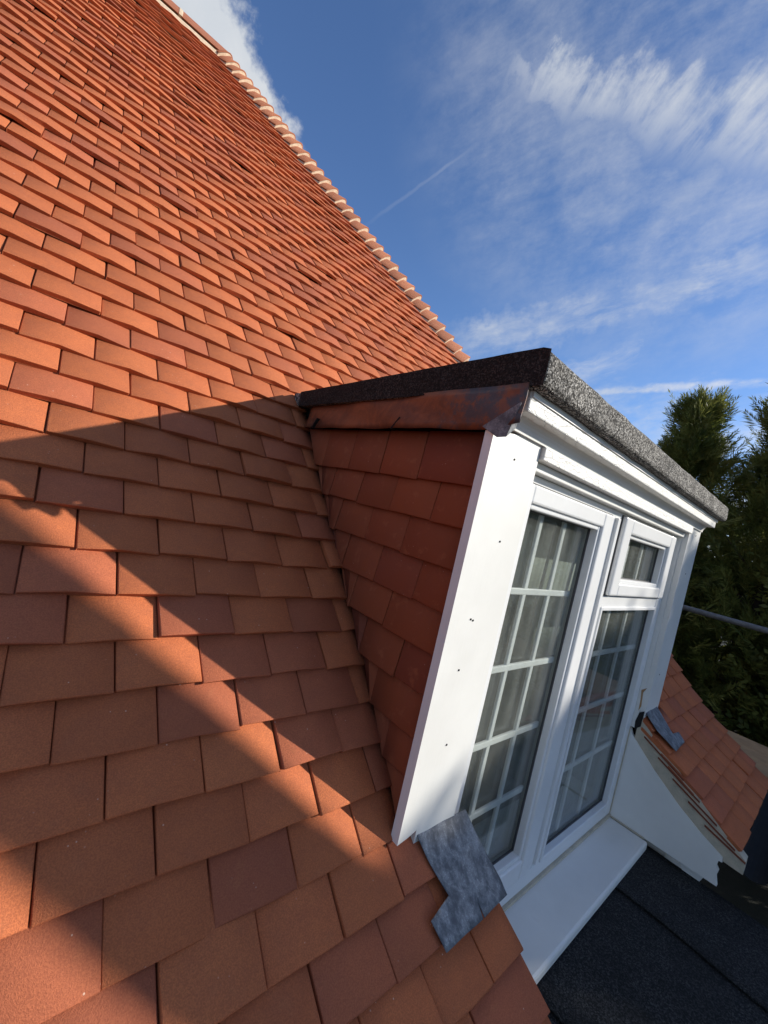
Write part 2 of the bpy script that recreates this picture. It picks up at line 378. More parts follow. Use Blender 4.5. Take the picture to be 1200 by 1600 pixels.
ROOFM = mb.build('main_roof', M_DARK, house); bpy.data.objects.remove(ROOF); ROOF = ROOFM; ROOF.name = 'main_roof'; ROOF.location = (0, 0, -GROUND)
tag(ROOF, 'steep slope of sandfaced orange clay plain tiles')
EY = prof(S_EAVE)[1]; EZ = prof(S_EAVE)[2]
mb = MB(); REAR = 2 * Y_RIDGE - EY
mb.box(X_LEFT + 0.15, X_VERGE - 0.12, EY + 0.28, REAR - 0.25, GROUND, EZ - 0.06)
mb.prism([(EY + 0.34, EZ - 0.05), (REAR - 0.34, EZ - 0.05), (Y_RIDGE, Y_RIDGE * TP - 0.25)], 0, X_LEFT + 0.16, X_LEFT + 0.36)
part(mb, 'wall', M_BRICK)
mb = MB(); mb.box(X_VERGE - 0.118, X_END - 0.12, -0.40, REAR - 0.252, GROUND, -1.32)
mb.box(X_VERGE - 0.118, X_END - 0.121, REAR - 0.50, REAR - 0.253, -1.319, EZ - 0.062)
mb.box(X_RV + 0.06, X_END - 0.122, EY + 0.28, -0.402, GROUND, EZ - 0.064)
mb.prism([(EY + 0.36, EZ - 0.06), (REAR - 0.36, EZ - 0.06), (REAR - 0.9, 0.0), (0.35, 0.0), (-0.05, -0.2)], 0, X_END - 0.32, X_END - 0.124)
part(mb, 'wall', M_BRICK)
# half-hip end slope and rear slope (out of sight from the front), stepped in courses
def rear_slopes():
    mb = MB(); RT = Y_RIDGE
    zr = RT * TP - 0.02
    n = 30
    for i in range(n):        # rear slope
        a, b = i / n, (i + 1) / n
        y0, y1 = REAR + (RT - REAR) * a, REAR + (RT - REAR) * b; z0, z1 = EZ + (zr - EZ) * a, EZ + (zr - EZ) * b
        def xr(y): return min(hx(2 * RT - y), X_END) if y > RT else hx(RT)
        mb.add([(X_LEFT, y0, z0 + .012), (xr(y0), y0, z0 + .012), (xr(y1), y1, z1), (X_LEFT, y1, z1), (X_LEFT, y0, z0 - .03), (xr(y0), y0, z0 - .03)],
               [(0, 1, 2, 3), (0, 4, 5, 1)])
    for i in range(24):       # half hip
        a, b = i / 24, (i + 1) / 24
        x0, x1 = X_END + (hx(RT) - X_END) * a, X_END + (hx(RT) - X_END) * b
        g = lambda x: (HA - x) / HB
        mb.add([(x0 + .01, g(x0), g(x0) * TP + .008), (x0 + .01, 2 * RT - g(x0), g(x0) * TP + .008), (x1, 2 * RT - g(x1), g(x1) * TP - .004), (x1, g(x1), g(x1) * TP - .004)], [(0, 1, 2, 3)])
    return mb
part(rear_slopes(), 'rear_slope', M_TILE, tint=(0.40, 0.125, 0.05))

# ------------------------------------------------------------------ clay tiles
def tint_pick(r):
    k = r.random()
    if k < 0.62: c = np.array([0.57, 0.163, 0.056])
    elif k < 0.74: c = np.array([0.60, 0.176, 0.060])
    elif k < 0.91: c = np.array([0.50, 0.142, 0.060])
    else: c = np.array([0.43, 0.122, 0.054])
    return c * (0.80 + 0.24 * r.random())
def tile_vf(r, wdt, L=TL, th=TT, cam_=0.0050, lcam=0.0045):
    e = 0.0022; us = [0, e, wdt * (0.45 + 0.1 * r.random()), wdt - e, wdt]; vs = [0, e * 1.2, L]
    tw = (r.random() - .5) * 0.003; sk = (r.random() - .5) * 0.0030; cc = cam_ * (0.5 + r.random())
    v = []
    for j, q in enumerate(vs):
        for i, p in enumerate(us):
            k = 2 * p / wdt - 1
            h = -cc * k * k + tw * k * (1 - q / L) - lcam * ((q - L / 2) / (L / 2)) ** 2 + lcam
            if i in (0, 4) or j == 0: h -= 0.0016
            vv = q + ((sk * k + (r.random() - .5) * 0.0026) if j < 2 else 0)
            v.append([p, vv, h])
    idx = lambda j, i: j * 5 + i
    f = [(idx(j, i), idx(j, i + 1), idx(j + 1, i + 1), idx(j + 1, i)) for j in range(2) for i in range(4)]
    ring = [idx(0, i) for i in range(5)] + [idx(1, 4), idx(2, 4)] + [idx(2, i) for i in (3, 2, 1, 0)] + [idx(1, 0)]
    o = len(v)
    for k in ring: q = v[k]; v.append([q[0], q[1] + (0.0045 if q[1] < 0.01 else 0), q[2] - th + 0.0016])
    n = len(ring)
    f += [(ring[i], o + i, o + (i + 1) % n, ring[(i + 1) % n]) for i in range(n)]
    f.append(tuple(range(o, o + n))[::-1])
    return np.array(v), f
rt = random.Random(3)
NV = 40
VAR = [(tile_vf(rt, TW - 0.0028 + (rt.random() - .5) * 0.002), tint_pick(rt)) for _ in range(NV)]
VMESH = [None] * NV
def tile_mesh(name, v, f, tint, material):
    me = bpy.data.meshes.new(name); me.from_pydata([tuple(map(float, q)) for q in v], [], f); me.materials.append(material); me.update()
    sm = [True] * 8 + [False] * (len(f) - 8); me.polygons.foreach_set('use_smooth', sm); set_tint(me, [tint] * len(v)); return me
def course_frame(s):
    """matrix columns for a tile whose tail sits at slope length s"""
    p = prof(s); q = prof(s + 2 * GAUGE); t = q - p; t /= np.linalg.norm(t); n = np.array([0, -t[2], t[1]])
    d = q - n * 2 * TT - p; d /= np.linalg.norm(d); nn = np.array([0, -d[2], d[1]])
    return p, d, nn
tiles = []     # (size key, matrix 4x4, variant, custom verts or None)
def xlims(k):
    """free x intervals of course k"""
    s = k * GAUGE; y = prof(s)[1]
    if s < sOPEN + 0.02: return [(X_LEFT, X_VERGE), (X_RV, X_END)]
    if y < Y_DBACK - 0.03: return [(X_LEFT, X_CHEEK), (X_DR + 0.0, min(hx(y), X_END))]
    return [(X_LEFT, min(hx(y), X_END))]
kmin = int(round(S_EAVE / GAUGE)); kmax = int(sTOP / GAUGE) - 1
for k in range(kmin, kmax + 1):
    p, d, nn = course_frame(k * GAUGE)
    ph = (-0.042 if k % 2 == 0 else -0.1215) - 0.0015 * k * 0 + rt.uniform(-.004, .004)
    for (a, b) in xlims(k):
        i = math.floor((a - ph) / TW)
        if abs(a - X_RV) < 1e-6: ph2 = X_RV - (TW / 2 if k % 2 else 0.0); i = 0
        else: ph2 = ph
        while ph2 + i * TW < b - 0.004:
            x0 = ph2 + i * TW; x1 = x0 + TW; i += 1
            if x1 <= a + 0.006: continue
            vi = rt.randrange(NV); (v, f), tc_ = VAR[vi]
            wide = False
            if min(abs(b - X_VERGE), abs(b - X_END)) < 1e-6 and 0.0 < b - x1 < 0.085:      # tile-and-a-half at a verge
                v = v * np.array([(b - x0 - 0.002) / (TW - 0.003), 1, 1]); wide = True; i += 1
            if abs(a - X_RV) < 1e-6 and x0 < a - 0.005 and x1 - a < 0.09:
                x0 = a - 0.001; v = v * np.array([(x1 + TW - x0 - 0.002) / (TW - 0.003), 1, 1]); wide = True; i += 1
            lift = rt.uniform(-0.0012, 0.0050) + (rt.uniform(0.003, 0.008) if rt.random() < 0.10 else 0.0); jit = rt.uniform(-0.0025, 0.0025)
            dd = d + nn * (-lift / 0.26); dd /= np.linalg.norm(dd); n2 = np.array([0, -dd[2], dd[1]])
            Mx = np.eye(4); Mx[:3, 0] = (1, 0, 0); Mx[:3, 1] = dd; Mx[:3, 2] = n2
            rz = rt.uniform(-0.010, 0.010); Rz = np.array([[math.cos(rz), -math.sin(rz), 0], [math.sin(rz), math.cos(rz), 0], [0, 0, 1]])
            Mx[:3, :3] = Mx[:3, :3] @ Rz
            Mx[:3, 3] = p + np.array([x0 + 0.0012 + rt.uniform(-.0008, .0008), 0, 0]) + dd * jit + n2 * (lift - 0.004)
            custom = None
            wv = v @ Mx[:3, :3].T + Mx[:3, 3]
            lim = np.minimum(hx(wv[:, 1]) + 0.01, b) if (b > 0.9) else np.full(len(wv), b)
            if wide or wv[:, 0].min() < a - 1e-4 or (wv[:, 0] > lim).any():
                if (lim - wv[:, 0].clip(a)).max() < 0.012: continue
                wv[:, 0] = np.clip(wv[:, 0], a, np.maximum(lim, a + 0.002)); custom = wv
            over = (wv[:, 1] > -0.478) & (wv[:, 0] > 0.70)
            if ((abs(b - X_VERGE) < 1e-6 and x1 > X_CHEEK + 0.03) or (abs(a - X_RV) < 1e-6 and x0 < X_DR - 0.03)) and over.any():     # heads cut back at the foot of the boards
                wv[over] -= dd[None, :] * ((wv[over, 1] + 0.478) / dd[1])[:, None]; custom = wv
            # size in the photograph
            ctr = (Mx @ np.array([TW / 2, 0.05, 0, 1]))[:3]; e0 = proj(ctr)
            key = 0.0
            if e0[2] > 0.05 and -40 < e0[0] < 1240 and -40 < e0[1] < 1640:
                q = [proj((Mx @ np.array([uu, vv, 0, 1]))[:3]) for uu, vv in ((0, 0), (TW, 0), (TW, .1), (0, .1))]
                key = abs(sum(q[j][0] * q[(j + 1) % 4][1] - q[(j + 1) % 4][0] * q[j][1] for j in range(4))) / 2
                if custom is not None: key *= min(1.0, np.ptp(custom[:, 0]) / TW)
                if ctr[0] > 0.7 and ctr[1] > -0.45:
                    tt = (0.63 - CAM[0]) / (ctr[0] - CAM[0]); h = CAM + (ctr - CAM) * tt
                    t2 = (-0.478 - CAM[1]) / (ctr[1] - CAM[1]); h2 = CAM + (ctr - CAM) * t2
                    if (h[1] > -0.55 and h[2] < 0.60) or (0.6 < h2[0] < 2.62 and -1.1 < h2[2] < 0.6 and t2 < 1): key = 0.0
            tiles.append((key, Mx, vi, custom))
tiles.sort(key=lambda t: -t[0])
for n_, (key, Mx, vi, custom) in enumerate(tiles[:300]):
    (v, f), tnt = VAR[vi]
    if custom is not None:
        iv = np.linalg.inv(Mx); loc = custom @ iv[:3, :3].T + iv[:3, 3]; me = tile_mesh('tile', loc, f, tnt, M_TILE)
    else:
        if VMESH[vi] is None: VMESH[vi] = tile_mesh('tile', v, f, tnt, M_TILE)
        me = VMESH[vi]
    o = bpy.data.objects.new('tile', me); link(o, ROOF); o.matrix_local = Matrix(Mx.tolist())
allv, allf, allt, alls = [], [], [], []; off = 0
for key, Mx, vi, custom in tiles[300:]:
    (v, f), tnt = VAR[vi]; wv = custom if custom is not None else v @ Mx[:3, :3].T + Mx[:3, 3]
    allv += wv.tolist(); allf += [[i + off for i in q] for q in f]; allt += [tnt] * len(wv); alls += [True] * 8 + [False] * (len(f) - 8); off += len(wv)
me = bpy.data.meshes.new('distant_tile'); me.from_pydata(allv, [], allf); me.materials.append(M_TILE); me.update(); me.polygons.foreach_set('use_smooth', alls); set_tint(me, allt)
far = link(bpy.data.objects.new('distant_tile', me), ROOF); tag(far, 'small orange clay tiles higher up the slope', kind='stuff')
print('TILES', len(tiles))

# bonnet hip tiles up the hip, each bedded on pale mortar
hd = unit(np.array([-HB, 1.0, TP]))            # up along the hip
ha = unit(np.array([1.0, HB, 0.0])); hn = unit(np.cross(ha, hd)); hn = hn if hn[2] > 0 else -hn
def bonnet(kind):
    """saddle-shaped tile; local a across, b up the hip, c out"""
    n = 10; v = []; L = 0.30 if kind == 'tile' else 0.10
    for j, (b, R, dropc) in enumerate(((0.0, 0.100, 0.0), (L, 0.070, -0.035))):
        for th in (0.0, 0.012):
            for i in range(n + 1):
                t = -1 + 2 * i / n; a = R * 1.0 * t * 1.05
                c = -0.058 + 0.100 * (math.cos(t * 1.25) - math.cos(1.25)) / (1 - math.cos(1.25)) * (1 if j == 0 else .8) - th + dropc
                v.append((a, b, c))
    m = n + 1; f = []
    for i in range(n):
        f += [(i, i + 1, 2 * m + i + 1, 2 * m + i), (m + i, 3 * m + i, 3 * m + i + 1, m + i + 1), (i, m + i, m + i + 1, i + 1), (2 * m + i, 2 * m + i + 1, 3 * m + i + 1, 3 * m + i)]
    f += [(0, 2 * m, 3 * m, m), (n, m + n, 3 * m + n, 2 * m + n)]
    return v, f
def bonnet_mortar():
    n = 10; m = n + 1; v = []
    for b in (-0.002, 0.12):
        for base in (0, 1):
            for i in range(m):
                t = -1 + 2 * i / n; a = 0.100 * t
                c = -0.058 + 0.100 * (math.cos(t * 1.25) - math.cos(1.25)) / (1 - math.cos(1.25)) - 0.012
                if base: c = -0.11
                v.append((a, b, c if b < .1 else c - 0.03))
    f = []
    for i in range(n):
        f += [(i, m + i, m + i + 1, i + 1), (i, i + 1, 2 * m + i + 1, 2 * m + i), (2 * m + i, 2 * m + i + 1, 3 * m + i + 1, 3 * m + i)]
    f += [(0, 2 * m, 3 * m, m), (n, m + n, 3 * m + n, 2 * m + n)]
    return v, f
bv, bf = bonnet('tile'); mv, mf = bonnet_mortar()
BM = []
for i in range(6):
    me = bpy.data.meshes.new('hip_tile'); me.from_pydata(bv, [], bf); me.materials.append(M_TILE); me.update(); me.polygons.foreach_set('use_smooth', [k % 4 < 2 for k in range(len(bf))])
    set_tint(me, [np.array([0.44, 0.17, 0.085]) * (0.8 + 0.08 * i)] * len(bv)); BM.append(me)
MM = bpy.data.meshes.new('hip_mortar'); MM.from_pydata(mv, [], mf); MM.materials.append(M_HMORTAR); MM.update()
k = 2
while k * GAUGE < sTOP - 0.12:
    y = k * GAUGE * CP; P0 = np.array([hx(y) + 0.01, y, y * TP]) + hn * 0.020
    d = unit(hd - hn * 0.16 + ha * rt.uniform(-.02, .02)); n2 = unit(np.cross(ha, d)); n2 = n2 if n2[2] > 0 else -n2; a2 = np.cross(d, n2)
    Mx = np.eye(4); Mx[:3, 0] = a2; Mx[:3, 1] = d; Mx[:3, 2] = n2; Mx[:3, 3] = P0 + hd * rt.uniform(-.008, .008)
    o = bpy.data.objects.new('hip_tile', BM[rt.randrange(6)]); link(o, ROOF); o.matrix_local = Matrix(Mx.tolist())
    q = bpy.data.objects.new('hip_mortar', MM); link(q, ROOF); q.matrix_local = Matrix(Mx.tolist())
    k += 1
# half-round ridge tiles with a mortar fillet
def ridge_mesh(L, R, th, x0):
    n = 12; v = []; f = []
    for x in (0, L):
        for r in (R, R - th):
            for i in range(n + 1): a = math.pi * i / n; v.append((x, r * math.cos(a), r * math.sin(a) * 0.85))
    m = n + 1
    for i in range(n): f += [(i, i + 1, 2 * m + i + 1, 2 * m + i), (m + i, 3 * m + i, 3 * m + i + 1, m + i + 1), (i, m + i, m + i + 1, i + 1), (2 * m + i, 2 * m + i + 1, 3 * m + i + 1, 3 * m + i)]
    f += [(0, 2 * m, 3 * m, m), (n, m + n, 3 * m + n, 2 * m + n)]
    return v, f
x = hx(Y_RIDGE) + 0.14; zr = Y_RIDGE * TP - 0.118
rv, rf = ridge_mesh(0.445, 0.135, 0.014, 0)
RM = bpy.data.meshes.new('ridge_tile'); RM.from_pydata(rv, [], rf); RM.materials.append(M_TILE); RM.update(); set_tint(RM, [(0.40, 0.165, 0.095)] * len(rv))
jv, jf = ridge_mesh(0.03, 0.139, 0.03, 0)
JM = bpy.data.meshes.new('ridge_joint'); JM.from_pydata(jv, [], jf); JM.materials.append(M_HMORTAR); JM.update()
while x > X_LEFT + 0.3:
    x -= 0.46
    o = link(bpy.data.objects.new('ridge_tile', RM), ROOF); o.location = (x, Y_RIDGE, zr); o.rotation_euler = (0, rt.uniform(-.004, .004), 0)
    o = link(bpy.data.objects.new('ridge_joint', JM), ROOF); o.location = (x - 0.02, Y_RIDGE, zr)
mb = MB(); mb.box(X_LEFT + .02, hx(Y_RIDGE), Y_RIDGE - 0.138, Y_RIDGE + 0.138, zr - 0.09, zr - 0.022, b=0.008); o = mb.build('ridge_mortar', M_HMORTAR, ROOF)

# ------------------------------------------------------------------ dormer cheek with hanging tiles
mb = MB(); CX = X_CHEEK + 0.012
mb.prism([(-0.455, -0.57), (-0.455, 0.60), (0.60, 0.60), (0.48, 0.50)], 0, CX, CX + 0.10)
cheek = part(mb, 'dormer_cheek', M_DARK); tag(cheek, 'side of the dormer hung with smooth red clay tiles')
ZB = [0.313, 0.2125, 0.108, 0.003, -0.100, -0.205, -0.309, -0.405, -0.505]
for ci, zb in enumerate(ZB):
    i = -6; first = -0.240 if ci % 2 == 0 else -0.160
    y = first + 6 * 0.161
    while y > -0.60:
        y0, y1 = y - 0.161, y       # tile spans y0..y1
        y -= 0.161
        wt = 0.159
        if y0 > -0.4565 and y0 - 0.09 < -0.4565: y0 = -0.46; wt = y1 - y0; y = -1.0
        rr = random.Random(ci * 50 + int((y + 1) * 100))
        v, f = tile_vf(rr, wt, L=0.135 if ci == 0 else 0.20, cam_=0.002, lcam=0.002)
        tlt = 0.115 if ci else 0.06; jz = rr.uniform(-.003, .003); lf = rr.uniform(0, .003)
        # local: u -> -y (towards the front), v -> up, h -> out (-x)
        W_ = np.stack([CX - 0.030 - lf + v[:, 1] * tlt - v[:, 2], y1 - 0.001 - v[:, 0], zb + jz + v[:, 1] * 0.993], 1)
        if rr.random() < 0.14 and ci == 0: pass
        lo = -0.4565; hi = W_[:, 2] / TP + 0.012
        if (np.minimum(W_[:, 1], hi) - lo).max() < 0.012 or (hi - np.maximum(W_[:, 1], lo)).max() < 0.008: continue
        W_[:, 1] = np.clip(W_[:, 1], lo, np.maximum(hi, lo + .001))
        if np.ptp(W_[:, 1]) < 0.012: continue
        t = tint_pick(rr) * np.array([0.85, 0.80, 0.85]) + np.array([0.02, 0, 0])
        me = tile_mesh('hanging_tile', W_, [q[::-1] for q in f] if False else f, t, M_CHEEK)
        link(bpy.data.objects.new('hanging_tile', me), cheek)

# ------------------------------------------------------------------ felted flat roof of the dormer
XL, XR, YF = 0.622, 2.675, -0.566
def felt_roof():
    mb = MB()
    # top sheet with thick drip edges, slightly uneven outline
    nx, ny = 24, 12; v = []
    def top(x, y): t = (y - YF) / (Y_DBACK - YF); return 0.617 - 0.040 * t
    xs = np.linspace(XL, XR, nx); ys = np.linspace(YF, Y_DBACK + 0.03, ny)
    mb.prism([(YF + .012, 0.540), (YF + .004, 0.545), (YF, 0.552), (YF, 0.607), (YF + .004, 0.615), (YF + .018, 0.621), (Y_DBACK + .03, 0.580), (Y_DBACK + 0.03, 0.530), (0.43, 0.528)], 0, XL, XR)
    return mb
o = part(felt_roof(), 'dormer_felt_roof', M_FELT); tag(o, 'mineral felt flat roof with a deep grey drip edge')
mod = o.modifiers.new('bevel', 'BEVEL'); mod.width = 0.003; mod.segments = 2; mod.limit_method = 'ANGLE'
felt_o = o
sub = o.modifiers.new('sub', 'SUBSURF'); sub.subdivision_type = 'SIMPLE'; sub.levels = sub.render_levels = 5
tx = bpy.data.textures.new('felt_waver', 'CLOUDS'); tx.noise_scale = 0.07
dp = o.modifiers.new('disp', 'DISPLACE'); dp.texture = tx; dp.strength = 0.007; dp.mid_level = 0.5; dp.texture_coords = 'GLOBAL'
mb = MB(); mb.box(CX + 0.004, XR - 0.02, YF + 0.03, Y_DBACK - 0.12, 0.5525, 0.5545); mb.box(XL + .02, XR - .02, YF + .03, -0.40, 0.526, 0.5425); part(mb, 'soffit_board', M_PAINT)

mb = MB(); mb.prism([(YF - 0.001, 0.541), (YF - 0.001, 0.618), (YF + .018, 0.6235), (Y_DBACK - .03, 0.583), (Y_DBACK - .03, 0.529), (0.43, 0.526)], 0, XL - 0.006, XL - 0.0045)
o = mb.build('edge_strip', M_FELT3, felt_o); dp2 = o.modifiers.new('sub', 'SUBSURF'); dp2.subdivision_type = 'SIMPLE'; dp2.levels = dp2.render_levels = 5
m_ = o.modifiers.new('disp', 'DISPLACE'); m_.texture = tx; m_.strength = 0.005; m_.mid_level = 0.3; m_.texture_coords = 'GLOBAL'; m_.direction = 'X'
# rust-stained side flashing under the felt
def flashing():
    n = 40; v = []; f = []
    for i in range(n + 1):
        t = i / n; y = 0.40 + (-0.540 - 0.40) * t
        wob = 0.0015 * math.sin(t * 31) + 0.002 * math.sin(t * 13 + 1)
        zt = 0.535 + 0.010 * t; zb_ = 0.443 + 0.0015 * math.sin(t * 9 + 2) + 0.0008 * math.sin(t * 37)
        xx = CX - 0.046 - 0.018 * t
        if y < -0.455: zb_ += (-0.455 - y) * 0.20
        for j in range(7):
            q = j / 6; z = zb_ + (zt - zb_) * q
            v.append((xx + wob * (1 - q) * 0.8 + 0.018 * q * (1 - t) + 0.003 * math.sin(q * 5 + t * 17), y, z))
    for i in range(n):
        for j in range(6): a = i * 7 + j; f.append((a, a + 1, a + 8, a + 7))
    o = mesh_obj('side_flashing', v, f, M_STAIN, house, smooth=True); o.location = (0, 0, -GROUND)
    m = o.modifiers.new('thick', 'SOLIDIFY'); m.thickness = 0.003; m.offset = 0
    return tag(o, 'rust stained lead strip under the felt edge')
fl = flashing()
mb = MB()
mb.add([(0.600, -0.538, 0.500), (0.602, -0.450, 0.448), (0.606, -0.492, 0.425), (0.612, -0.512, 0.428), (0.640, -0.512, 0.455), (0.632, -0.520, 0.492)], [(0, 1, 2, 3), (0, 3, 4, 5)])
o = mb.build('corner_flap', M_LEAD, fl); m = o.modifiers.new('thick', 'SOLIDIFY'); m.thickness = 0.002
for yy in (0.32, -0.125):
    mb = MB(); mb.prism([(yy, 0.442), (yy + .004, 0.442), (yy - .024, 0.476), (yy - .028, 0.474)], 0, CX - 0.060, CX - 0.048); mb.build('flashing_clip', M_DARK, fl)

# ------------------------------------------------------------------ white corner boards, fascia, head
BF = -0.478
mb = MB(); mb.prism([(0.612, -0.528), (0.612, 0.442), (0.822, 0.478), (0.822, -0.545), (0.695, -0.575), (0.672, -0.570), (0.672, -0.512), (0.648, -0.520)], 1, BF, BF + 0.024)
lb = part(mb, 'corner_board', M_PAINT); tag(lb, 'broad white painted board at the near corner of the dormer')
for (x_, z_) in ((0.715, 0.40), (0.735, 0.20), (0.690, 0.005), (0.700, 0.002), (0.712, -0.31), (0.690, -0.12)):
    mb = MB(); mb.tube((x_, BF - 0.0015, z_), (x_, BF + 0.004, z_), 0.0026, n=8); mb.build('nail_head', M_DARK, lb)
mb = MB(); mb.prism([(2.415, -0.600), (2.415, 0.478), (2.640, 0.478), (2.640, -0.560), (2.560, -0.560), (2.560, -0.600)], 1, BF, BF + 0.026)
rb = part(mb, 'corner_board', M_PAINT); tag(rb, 'white painted board at the far corner of the dormer')
for (x_, z_) in ((2.55, 0.43), (2.53, 0.22), (2.50, -0.33)):
    mb = MB(); mb.tube((x_, BF - 0.0015, z_), (x_, BF + 0.004, z_), 0.003, n=8); mb.build('nail_head', M_DARK, rb)
mb = MB(); mb.box(0.640, 2.640, -0.532, -0.490, 0.494, 0.552, b=0.004); part(mb, 'fascia', M_CRACK)
mb = MB()   # concave cove between fascia and head board
cv = [(-0.486 - 0.036 * (1 - math.cos(a)), 0.461 + 0.040 * math.sin(a)) for a in [math.pi / 2 * i / 8 for i in range(9)]]
mb.prism([(-0.440, 0.460)] + cv + [(-0.440, 0.535)], 0, 0.645, 2.63); part(mb, 'cove', M_PAINT)
mb = MB(); mb.box(0.826, 2.412, -0.490, -0.445, 0.426, 0.4605, b=0.003); part(mb, 'head_board', M_CRACK)
mb = MB(); mb.box(0.826, 2.412, -0.462, -0.40, 0.400, 0.4255, b=0.003); part(mb, 'head_trim', M_PAINT)
mb = MB(); mb.box(2.405, 2.414, -0.453, -0.36, -0.62, 0.47); mb.box(2.414, 2.600, -0.4515, -0.36, -0.46, 0.47); part(mb, 'jamb', M_PAINT)
mb = MB(); mb.box(0.70, 0.819, -0.452, -0.36, -1.10, 0.47); part(mb, 'jamb', M_PAINT)
mb = MB(); mb.box(X_DR - 0.10, X_DR - 0.02, -0.45, 0.5, -0.75, 0.53); part(mb, 'dormer_cheek', M_DARK)

# ------------------------------------------------------------------ window
WF = -0.432
win = empty('window', (0, 0, -GROUND), house); tag(win, 'white plastic window with leaded style grid bars')
def frame_ring(mb, x0, x1, z0, z1, wl, wr, wb, wt, y0, y1, b=0.004):
    mb.box(x0, x0 + wl, y0, y1, z0, z1, b=b); mb.box(x1 - wr, x1, y0, y1, z0, z1, b=b)
    mb.box(x0 + wl - .001, x1 - wr + .001, y0 + .0008, y1, z0, z0 + wb, b=b); mb.box(x0 + wl - .001, x1 - wr + .001, y0 + .0008, y1, z1 - wt, z1, b=b)
mb = MB(); frame_ring(mb, 0.820, 2.404, -1.095, 0.399, 0.05, 0.0845, 0.0695, 0.03, WF, WF + 0.07)
mb.box(1.500, 1.6045, WF + .001, WF + .07, -1.02, 0.385, b=.004); mb.box(1.600, 2.325, WF + .0018, WF + .07, 0.0215, 0.068, b=.004)
mb.build('frame', M_UPVC, win)
mb = MB(); frame_ring(mb, 0.826, 1.494, -0.998, 0.372, 0.0695, 0.0845, 0.0725, 0.0525, WF - 0.016, WF + 0.05, b=.006); s1 = mb.build('sash', M_UPVC, win)
mb = MB(); frame_ring(mb, 1.608, 2.330, 0.072, 0.388, 0.082, 0.082, 0.052, 0.060, WF - 0.020, WF + 0.05, b=.007); s2 = mb.build('sash', M_UPVC, win)
mb = MB(); frame_ring(mb, 0.8215, 1.4985, -1.0035, 0.3765, .006, .006, .006, .006, WF - .0045, WF + .002, b=0); mb.build('seal', M_SEAL, win)
mb = MB(); frame_ring(mb, 1.6035, 2.3345, 0.0675, 0.3925, .006, .006, .006, .006, WF - .0045, WF + .002, b=0); mb.build('seal', M_SEAL, win)
mb = MB(); mb.box(1.545, 1.572, WF - .011, WF + .005, -1.008, 0.372, b=.003); mb.build('mullion_bead', M_UPVC, win)
def glazing(x0, x1, z0, z1, vx, hz, yg=-0.400):
    mb = MB(); frame_ring(mb, x0 - .0165, x1 + .0165, z0 - .0165, z1 + .0165, .0165, .0165, .0165, .0165, WF - .006, yg - .004, b=.004); mb.build('glazing_bead', M_UPVC, win)
    mb = MB()
    frame_ring(mb, x0 - .004, x1 + .004, z0 - .004, z1 + .004, .008, .008, .008, .008, yg - .012, yg - .004, b=0); mb.build('gasket', M_SEAL, win)
    mb = MB(); mb.box(x0 - .006, x1 + .006, yg - .002, yg + .002, z0 - .006, z1 + .006); mb.build('pane', M_GLASS, win)
    mb = MB(); mb.box(x0 - .006, x1 + .006, yg + .022, yg + .026, z0 - .006, z1 + .006); mb.build('pane', M_GLASS, win)
    for i, xx in enumerate(vx): mb = MB(); mb.box(xx - .0105, xx + .0105, yg + .0055, yg + .0165, z0, z1, b=.003); mb.build('glazing_bar', M_UPVC, win)
    for zz in hz: mb = MB(); mb.box(x0, x1, yg + .0045, yg + .0155, zz - .0105, zz + .0105, b=.003); mb.build('glazing_bar', M_UPVC, win)
glazing(0.911, 1.394, -0.910, 0.304, (1.072, 1.235), (0.056, -0.192, -0.438, -0.684))
glazing(1.620, 2.304, -1.010, 0.006, (1.835, 2.060), (-0.200, -0.450, -0.710))
glazing(1.706, 2.232, 0.140, 0.312, (1.870, 2.060), ())
# sealant bead along the foot of the frame
mb = MB(); mb.box(0.84, 2.40, WF - 0.010, WF + .004, -1.108, -1.094, b=.003); part(mb, 'sealant_bead', M_MORTAR)
# sill board
mb = MB(); mb.box(0.80, 2.398, -0.618, -0.424, -1.150, -1.106, b=0.010); o = part(mb, 'window_sill', M_PAINT)
mb = MB(); mb.box(0.80, 2.396, -0.604, -0.44, -1.172, -1.149); part(mb, 'sill_upstand', M_FELT2)
# room behind the window
mb = MB(); RX0, RX1, RY1 = 0.74, 2.46, 2.2
mb.add([(RX0, -.36, -1.3), (RX1, -.36, -1.3), (RX1, RY1, -1.3), (RX0, RY1, -1.3), (RX0, -.36, .5), (RX1, -.36, .5), (RX1, RY1, .5), (RX0, RY1, .5)],
       [(0, 1, 2, 3), (4, 7, 6, 5), (1, 5, 6, 2), (0, 3, 7, 4), (3, 2, 6, 7)])
o = part(mb, 'room_lining', M_ROOM)
mb = MB(); mb.box(0.80, 2.40, -0.372, -0.18, -1.060, -1.030, b=.004); part(mb, 'inner_sill', M_PAINT)
def curtain(x0, x1, zt, zb_, y, amp, per):
    n = 90; v = []; f = []
    for i in range(n + 1):
        xx = x0 + (x1 - x0) * i / n; yy = y + amp * math.sin(xx / per * 6.28) + 0.4 * amp * math.sin(xx / per * 17 + 1)
        v += [(xx, yy, zt), (xx + .01 * math.sin(xx * 40), yy * 1.0 + .01, zb_)]
    for i in range(n): f.append((2 * i, 2 * i + 1, 2 * i + 3, 2 * i + 2))
    o = mesh_obj('curtain', v, f, M_CURTAIN, None, smooth=True)
    m = o.modifiers.new('thick', 'SOLIDIFY'); m.thickness = 0.004; return o
tag(curtain(0.80, 1.56, 0.38, -0.06, -0.20, 0.0012, 0.045), 'grey net curtain behind the tall left light of the window', 'curtain', 'net curtains behind the window')
tag(curtain(1.58, 2.40, 0.38, -0.30, -0.20, 0.0012, 0.045), 'grey net curtain behind the right light below the small vent', 'curtain', 'net curtains behind the window')

